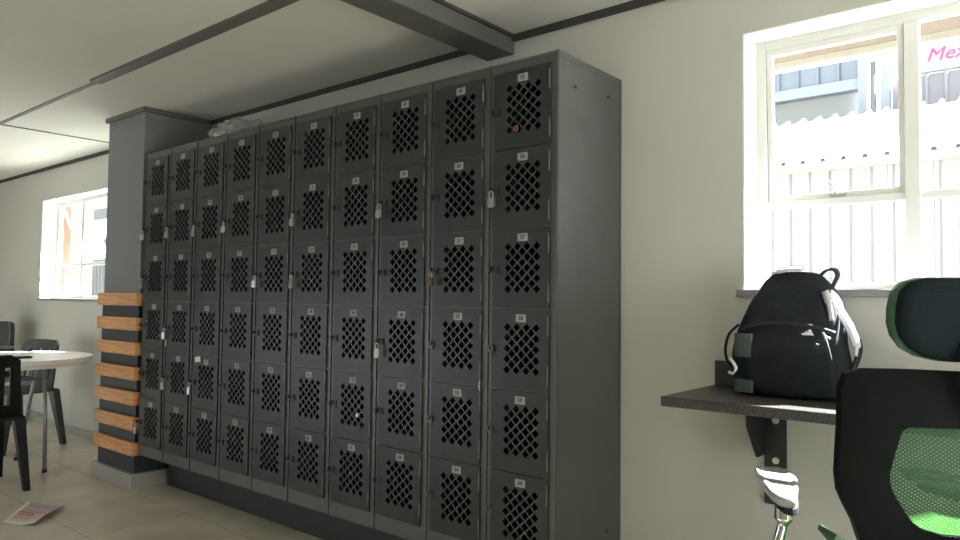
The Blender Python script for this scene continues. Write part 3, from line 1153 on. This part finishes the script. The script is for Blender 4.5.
outer_l = [(0, 1.020), (-0.10, 1.023), (-0.185, 1.022), (-0.215, 1.012), (-0.230, 0.985), (-0.241, 0.92), (-0.249, 0.86), (-0.251, 0.82), (-0.246, 0.785), (-0.232, 0.755), (-0.215, 0.725), (-0.200, 0.69), (-0.185, 0.66), (-0.12, 0.625), (0, 0.61)]
inner_l = [(x * 1.17, 0.704 + (z - 0.704) * 1.08) for x, z in [(0, 0.900), (-0.06, 0.900), (-0.112, 0.900), (-0.122, 0.893), (-0.129, 0.875), (-0.137, 0.85), (-0.144, 0.82), (-0.143, 0.80), (-0.138, 0.785), (-0.128, 0.768), (-0.117, 0.750), (-0.104, 0.732), (-0.088, 0.720), (-0.05, 0.708), (0, 0.704)]]
full_o = outer_l + [(-x, z) for x, z in reversed(outer_l[1:-1])]
full_i = inner_l + [(-x, z) for x, z in reversed(inner_l[1:-1])]
bm = B()
n = len(full_o)
layers = []
for (src, d) in ((full_o, 0.0), (full_o, 0.022), (full_i, 0.030), (full_i, -0.006)):
    layers.append([bm.verts.new((x, back_y(x, z) + d, z)) for x, z in src])
for i in range(4):
    A_, B_ = layers[i], layers[(i + 1) % 4]
    for k in range(n):
        bm.faces.new((A_[k], A_[(k + 1) % n], B_[(k + 1) % n], B_[k])).smooth = True
obj('back_frame', bm, M['chair_black'], ch, 0.003)
bm = B()
cv = bm.verts.new((0, back_y(0, 0.80) + 0.010, 0.80))
prev = [cv] * n
for s in (0.33, 0.66, 1.02):
    cur = []
    for x, z in full_i:
        xx, zz = x * s, 0.80 + (z - 0.80) * s
        cur.append(bm.verts.new((xx, back_y(xx, zz) + 0.010, zz)))
    for k in range(n):
        if s == 0.33:
            bm.faces.new((cv, cur[k], cur[(k + 1) % n])).smooth = True
        else:
            bm.faces.new((prev[k], prev[(k + 1) % n], cur[(k + 1) % n], cur[k])).smooth = True
    prev = cur
obj('back_mesh', bm, M['chair_mesh'], ch)
# headrest: padded shell with a green rim
hl = [(0, 1.207), (-0.08, 1.206), (-0.115, 1.198), (-0.135, 1.180), (-0.143, 1.150), (-0.145, 1.120), (-0.138, 1.095), (-0.118, 1.072), (-0.085, 1.056), (-0.04, 1.048), (0, 1.046)]
hl = [(x * 0.87, 1.207 - (1.207 - z) * 1.06) for x, z in hl]
hf = hl + [(-x, z) for x, z in reversed(hl[1:-1])]


def head_shell(bm, sc_, y0, y1, mi=0):
    L = []
    for (s, d) in ((0.80, y0 - 0.012), (0.95, y0 - 0.006), (1.0, y0 + 0.004), (1.0, y1 - 0.006), (0.94, y1)):
        L.append([bm.verts.new((x * s * sc_, BY + 0.015 + d + 0.6 * x * x, 1.127 + (z - 1.127) * s * sc_)) for x, z in hf])
    nn = len(hf)
    for i in range(len(L) - 1):
        for k in range(nn):
            bm.faces.new((L[i][k], L[i][(k + 1) % nn], L[i + 1][(k + 1) % nn], L[i + 1][k])).smooth = True
    bm.faces.new(L[0][::-1])
    bm.faces.new(L[-1])


bm = B()
head_shell(bm, 0.985, -0.012, 0.006)
obj('headrest_cover', bm, M['head_fabric'], ch)
bm = B()
head_shell(bm, 1.0, 0.008, 0.035)
obj('headrest_pad', bm, M['chair_green'], ch)['label'] = 'green rim of the headrest'
bm = B()
tube(bm, spline([(0, BY + 0.03, 1.09), (0, BY - 0.03, 1.05), (0, BY - 0.055, 0.98), (0, BY - 0.065, 0.94)]), 0.016, 10)
obj('headrest_stem', bm, M['chair_black'], ch)
# seat
bm = B()
pts = [(0.245 * math.copysign(abs(math.cos(t)) ** 0.5, math.cos(t)), 0.235 * math.copysign(abs(math.sin(t)) ** 0.5, math.sin(t))) for t in [2 * math.pi * k / 36 for k in range(36)]]
prism(bm, pts, lambda a, b, d: (a, b + 0.03, d + 0.02 * (b / 0.235) ** 2 * (1 if b < 0 else -1)), 0.435, 0.50)
obj('seat', bm, M['seat_green'], ch, 0.02)
bm = B()
prism(bm, [(a * 0.92, b * 0.92) for a, b in pts], lambda a, b, d: (a, b + 0.03, d), 0.405, 0.434)
obj('seat_pan', bm, M['chair_black'], ch, 0.006)
# spine bar joining seat and back
bm = B()
tube(bm, spline([(0, 0.02, 0.395), (0, -0.18, 0.40), (0, -0.30, 0.47), (0, -0.335, 0.60), (0, -0.325, 0.70)]), [0.03] * 25, 12, flat=0.6)
box(bm, -0.10, -0.335, 0.640, 0.10, -0.300, 0.685)
obj('spine_bar', bm, M['chair_black'], ch, 0.004)
# armrests
for s in (-1, 1):
    ap = [(-0.228, 0.214), (-0.200, 0.226), (-0.156, 0.222), (-0.148, 0.190), (-0.170, 0.100), (-0.200, 0.030), (-0.232, -0.036), (-0.255, -0.074), (-0.276, -0.084), (-0.290, -0.064), (-0.288, -0.020), (-0.270, 0.062)]
    ap = [(-a * s, b) for a, b in ap]
    acx = 0.222 * s
    bm = B()
    lo = [bm.verts.new((acx + (a - acx) * 0.9, 0.07 + (b - 0.07) * 0.95, 0.703)) for a, b in ap]
    md = [bm.verts.new((a, b, 0.716)) for a, b in ap]
    hi = [bm.verts.new((a, b, 0.724)) for a, b in ap]
    tp = [bm.verts.new((acx + (a - acx) * 0.82, 0.07 + (b - 0.07) * 0.92, 0.727)) for a, b in ap]
    ins = [bm.verts.new((acx + (a - acx) * 0.6, 0.07 + (b - 0.07) * 0.8, 0.723)) for a, b in ap]
    for L1, L2 in ((lo, md), (md, hi), (hi, tp), (tp, ins)):
        for k in range(len(ap)):
            kk = (k + 1) % len(ap)
            bm.faces.new((L1[k], L1[kk], L2[kk], L2[k])).smooth = True
    bm.faces.new(lo[::-1])
    bm.faces.new(ins)
    obj('armrest_pad', bm, M['arm_grey'], ch)
    bm = B()
    prism(bm, [(acx + (a - acx) * 0.75, 0.05 + (b - 0.07) * 0.8) for a, b in ap], lambda a, b, d: (a, b, d), 0.684, 0.7025)
    obj('armrest_base', bm, M['black_plastic'], ch, 0.004)
    bm = B()
    tube(bm, spline([(0.250 * s, -0.005, 0.686), (0.252 * s, -0.005, 0.65), (0.262 * s, 0.0, 0.60), (0.270 * s, 0.01, 0.52), (0.268 * s, 0.02, 0.45), (0.235 * s, 0.02, 0.41), (0.14 * s, 0.02, 0.395)]), [0.020] * 6 + [0.012] * 31, 10)
    obj('armrest_post', bm, M['chrome'], ch)
# adjustment lever on the left of the back
bm = B()
prism(bm, [(-0.256, 0.690), (-0.250, 0.700), (-0.205, 0.672), (-0.185, 0.64), (-0.20, 0.62), (-0.225, 0.655)], lambda a, b, d: (a, d, b), BY + 0.015, BY + 0.085)
prism(bm, [(-0.262, 0.655), (-0.240, 0.668), (-0.20, 0.64), (-0.20, 0.60), (-0.262, 0.62)], lambda a, b, d: (a, d, b), BY + 0.03, BY + 0.075)
obj('back_lever', bm, M['chair_green'], ch, 0.003)
bm = B()
tube(bm, [(0, 0.02, 0.10), (0, 0.02, 0.405)], 0.026, 16)
obj('gas_lift', bm, M['chrome'], ch)
bm = B()
for k in range(5):
    a = 2 * math.pi * k / 5 + 0.3
    tube(bm, [(0, 0.02, 0.115), (0.15 * math.cos(a), 0.02 + 0.15 * math.sin(a), 0.10), (0.29 * math.cos(a), 0.02 + 0.29 * math.sin(a), 0.075)], [0.03, 0.022, 0.016], 10)
base = obj('star_base', bm, M['chair_black'], ch)
for k in range(5):
    a = 2 * math.pi * k / 5 + 0.3
    g = B()
    x, y = 0.29 * math.cos(a), 0.02 + 0.29 * math.sin(a)
    tube(g, [(x - 0.022, y, 0.028), (x + 0.022, y, 0.028)], 0.0275, 16)
    tube(g, [(x, y, 0.03), (x, y, 0.075)], 0.007, 8)
    obj('caster', g, M['black_plastic'], base)

# ------------------------------------------------------------ white table on the left
tb = thing('folding_table', 'round white folding table with grey steel legs at the left under the far window', 'table', (-1.07, -0.37, 0))


def round_rect(hx, hy, r, n=5):
    out = []
    for (sx, sy, a0) in ((1, 1, 0), (-1, 1, 90), (-1, -1, 180), (1, -1, 270)):
        for k in range(n + 1):
            a = math.radians(a0 + 90 * k / n)
            out.append((sx * (hx - r) + r * math.cos(a), sy * (hy - r) + r * math.sin(a)))
    return out


def disc(r, n=48):
    return [(r * math.cos(2 * math.pi * k / n), r * math.sin(2 * math.pi * k / n)) for k in range(n)]


bm = B()
prism(bm, disc(0.49), lambda a, b, d: (a, b, d), 0.712, 0.745)
obj('tabletop', bm, M['table_white'], tb, 0.005)
bm = B()
prism(bm, disc(0.46), lambda a, b, d: (a, b, d), 0.690, 0.7115)
obj('apron', bm, M['table_white'], tb)
for s in (-1, 1):
    for (x0, x1) in ((0.14, 0.21), (0.02, -0.30)):
        bm = B()
        tube(bm, [(x0, 0.17 * s, 0.69), (x0 + (x1 - x0) * 0.5, 0.17 * s, 0.35), (x1, 0.165 * s, 0.02)], 0.013, 10)
        tube(bm, [(x1, 0.165 * s, 0.02), (x1, 0.165 * s, 0.0)], 0.016, 10, 1)
        obj('leg', bm, [M['leg_grey'], M['black_plastic']], tb)
    bm = B()
    tube(bm, [(0.175, 0.17 * s, 0.36), (-0.14, 0.17 * s, 0.36)], 0.010, 10)
    obj('cross_bar', bm, M['leg_grey'], tb)
for x in (0.145, -0.02):
    bm = B()
    tube(bm, [(x, -0.17, 0.60), (x, 0.17, 0.60)], 0.009, 8)
    obj('brace', bm, M['leg_grey'], tb)
bm = B()
box(bm, -0.035, -0.05, 0, 0.035, 0.05, 0.012)
tag(obj('phone', bm, M['black_plastic'], None, 0.003, loc=(-0.86, -0.36, 0.7455)), 'small dark phone lying on the white folding table', 'phone')


# moulded plastic chairs
def plastic_chair(name, label, loc, rz, m_, group=None, w=0.22, top=0.80):
    t = thing(name, label, 'chair', loc, rz, group)
    bm = B()
    prism(bm, round_rect(w, 0.21, 0.05), lambda a, b, d: (a, b, d - 0.012 * (1 - (a / w) ** 2)), 0.415, 0.438)
    obj('seat', bm, m_, t, 0.004)
    bm = B()
    fr, bk = [], []
    U_, V_ = 12, 10
    def P(u, v, d):
        x = (u * 2 - 1) * (w - 0.01 - 0.035 * v)
        cor = 0.035 * max(0, abs(u * 2 - 1) - 0.7) / 0.3
        z = 0.43 + (top - 0.43 - (cor if v > 0.99 else 0)) * v
        y = -0.20 - 0.07 * v + 0.05 * (u * 2 - 1) ** 2 + d
        return (x, y, z)
    for i in range(U_ + 1):
        fr.append([bm.verts.new(P(i / U_, j / V_, 0.008)) for j in range(V_ + 1)])
        bk.append([bm.verts.new(P(i / U_, j / V_, -0.008)) for j in range(V_ + 1)])
    for i in range(U_):
        for j in range(V_):
            # slots in the back
            if i in (2, 4, 7, 9) and 2 <= j <= 7:
                bm.faces.new((fr[i][j], fr[i + 1][j], bk[i + 1][j], bk[i][j])) if j == 2 else None
                bm.faces.new((fr[i][j + 1], fr[i + 1][j + 1], bk[i + 1][j + 1], bk[i][j + 1])) if j == 7 else None
                bm.faces.new((fr[i][j], fr[i][j + 1], bk[i][j + 1], bk[i][j]))
                bm.faces.new((fr[i + 1][j], fr[i + 1][j + 1], bk[i + 1][j + 1], bk[i + 1][j]))
                continue
            bm.faces.new((fr[i][j], fr[i + 1][j], fr[i + 1][j + 1], fr[i][j + 1]))
            bm.faces.new((bk[i][j], bk[i][j + 1], bk[i + 1][j + 1], bk[i + 1][j]))
    for i in range(U_):
        for j in (0, V_):
            bm.faces.new((fr[i][j], fr[i + 1][j], bk[i + 1][j], bk[i][j]))
    for j in range(V_):
        for i in (0, U_):
            bm.faces.new((fr[i][j], fr[i][j + 1], bk[i][j + 1], bk[i][j]))
    obj('backrest', bm, m_, t)
    for sx in (-1, 1):
        for sy, yy in ((1, 0.19), (-1, -0.20)):
            bm = B()
            x0, y0 = sx * (w - 0.03), sy * 0.175
            x1, y1 = sx * (w + 0.005), yy + sy * 0.045
            vs = []
            for (x, y, z, h) in ((x0, y0, 0.43, 0.030), (x1, y1, 0.0, 0.018)):
                vs.append([bm.verts.new((x + a * h, y + b * h, z)) for a, b in ((-1, -1), (1, -1), (1, 1), (-1, 1))])
            for k in range(4):
                bm.faces.new((vs[0][k], vs[0][(k + 1) % 4], vs[1][(k + 1) % 4], vs[1][k]))
            bm.faces.new(vs[0][::-1])
            bm.faces.new(vs[1])
            obj('leg', bm, m_, t, 0.004)
    return t


plastic_chair('plastic_chair', 'black plastic chair cut off by the left edge, tucked against the white table', (-0.70, -0.665, 0), math.radians(90), M['black_plastic'], 'black plastic chairs at the white table', top=0.80)
plastic_chair('plastic_chair', 'charcoal plastic chair standing behind the white table against the far wall', (-1.88, -0.08, 0), math.radians(198), M['grey_plastic'], 'black plastic chairs at the white table', w=0.235)

# padded chair with a pale arm, far left
vc = thing('visitor_chair', 'dark padded chair with a pale armrest at the left edge beyond the white table', 'chair', (-3.10, -0.05, 0), math.radians(20))
bm = B()
prism(bm, round_rect(0.24, 0.24, 0.05), lambda a, b, d: (a, b, d), 0.42, 0.49)
obj('seat', bm, M['black_plastic'], vc, 0.01)
bm = B()
prism(bm, round_rect(0.23, 0.21, 0.05), lambda a, b, d: (a, d, b + 0.70), 0.20, 0.25)
obj('backrest', bm, M['grey_plastic'], vc, 0.01)
for s in (-1, 1):
    bm = B()
    tube(bm, [(0.25 * s, 0.22, 0.68), (0.25 * s, 0.0, 0.695), (0.25 * s, -0.22, 0.68)], 0.017, 10)
    obj('armrest', bm, M['arm_grey'], vc)['label'] = 'pale armrest'
    for y in (-0.21, 0.22):
        bm = B()
        tube(bm, [(0.25 * s, y, 0.68), (0.25 * s, y * 1.05, 0.0)], 0.012, 8)
        obj('leg', bm, M['black_plastic'], vc)

# flyer on the floor
fl = thing('flyer', 'pale printed flyer with red lines lying on the floor tiles', 'paper', (0.0, 0.0, 0.0))
cor = [Vector((0.125, -0.735, 0)), Vector((0.315, -0.650, 0)), Vector((0.085, -0.430, 0)), Vector((-0.19, -0.515, 0))]
bm = B()
NU = NV = 10


def fp(u, v, h=0.0):
    p = cor[0] * (1 - u) * (1 - v) + cor[1] * u * (1 - v) + cor[2] * u * v + cor[3] * (1 - u) * v
    z = 0.0025 + 0.020 * max(0, u - 0.55) ** 2 / 0.2 + 0.003 * math.sin(v * 5) * u
    return Vector((p.x, p.y, z + h))


g1 = [[bm.verts.new(fp(i / NU, j / NV)) for j in range(NV + 1)] for i in range(NU + 1)]
g2 = [[bm.verts.new(fp(i / NU, j / NV, -0.0006)) for j in range(NV + 1)] for i in range(NU + 1)]
for i in range(NU):
    for j in range(NV):
        bm.faces.new((g1[i][j], g1[i + 1][j], g1[i + 1][j + 1], g1[i][j + 1])).smooth = True
        bm.faces.new((g2[i][j], g2[i][j + 1], g2[i + 1][j + 1], g2[i + 1][j])).smooth = True
    for j in (0, NV):
        bm.faces.new((g1[i][j], g1[i + 1][j], g2[i + 1][j], g2[i][j]))
        bm.faces.new((g1[j][i], g1[j][i + 1], g2[j][i + 1], g2[j][i]))
obj('sheet', bm, M['paper'], fl)
bm = B()


def print_patch(bm, u0, u1, v0, v1, mi):
    K = 6
    for i in range(K):
        a, b = u0 + (u1 - u0) * i / K, u0 + (u1 - u0) * (i + 1) / K
        bm.faces.new([bm.verts.new(fp(u, v, 0.0007)) for u, v in ((a, v0), (b, v0), (b, v1), (a, v1))]).material_index = mi


print_patch(bm, 0.12, 0.9, 0.74, 0.93, 1)
for k, (v, a, b, h) in enumerate(((0.64, 0.1, 0.92, 0.035), (0.56, 0.12, 0.9, 0.03), (0.47, 0.08, 0.55, 0.055), (0.47, 0.62, 0.9, 0.03), (0.38, 0.1, 0.6, 0.05), (0.30, 0.12, 0.85, 0.025), (0.22, 0.1, 0.6, 0.025))):
    print_patch(bm, a, b, v, v + h, 0)
obj('print', bm, [M['red_print'], M['lilac_print']], fl)['label'] = 'red lines and a lilac block printed on the flyer'
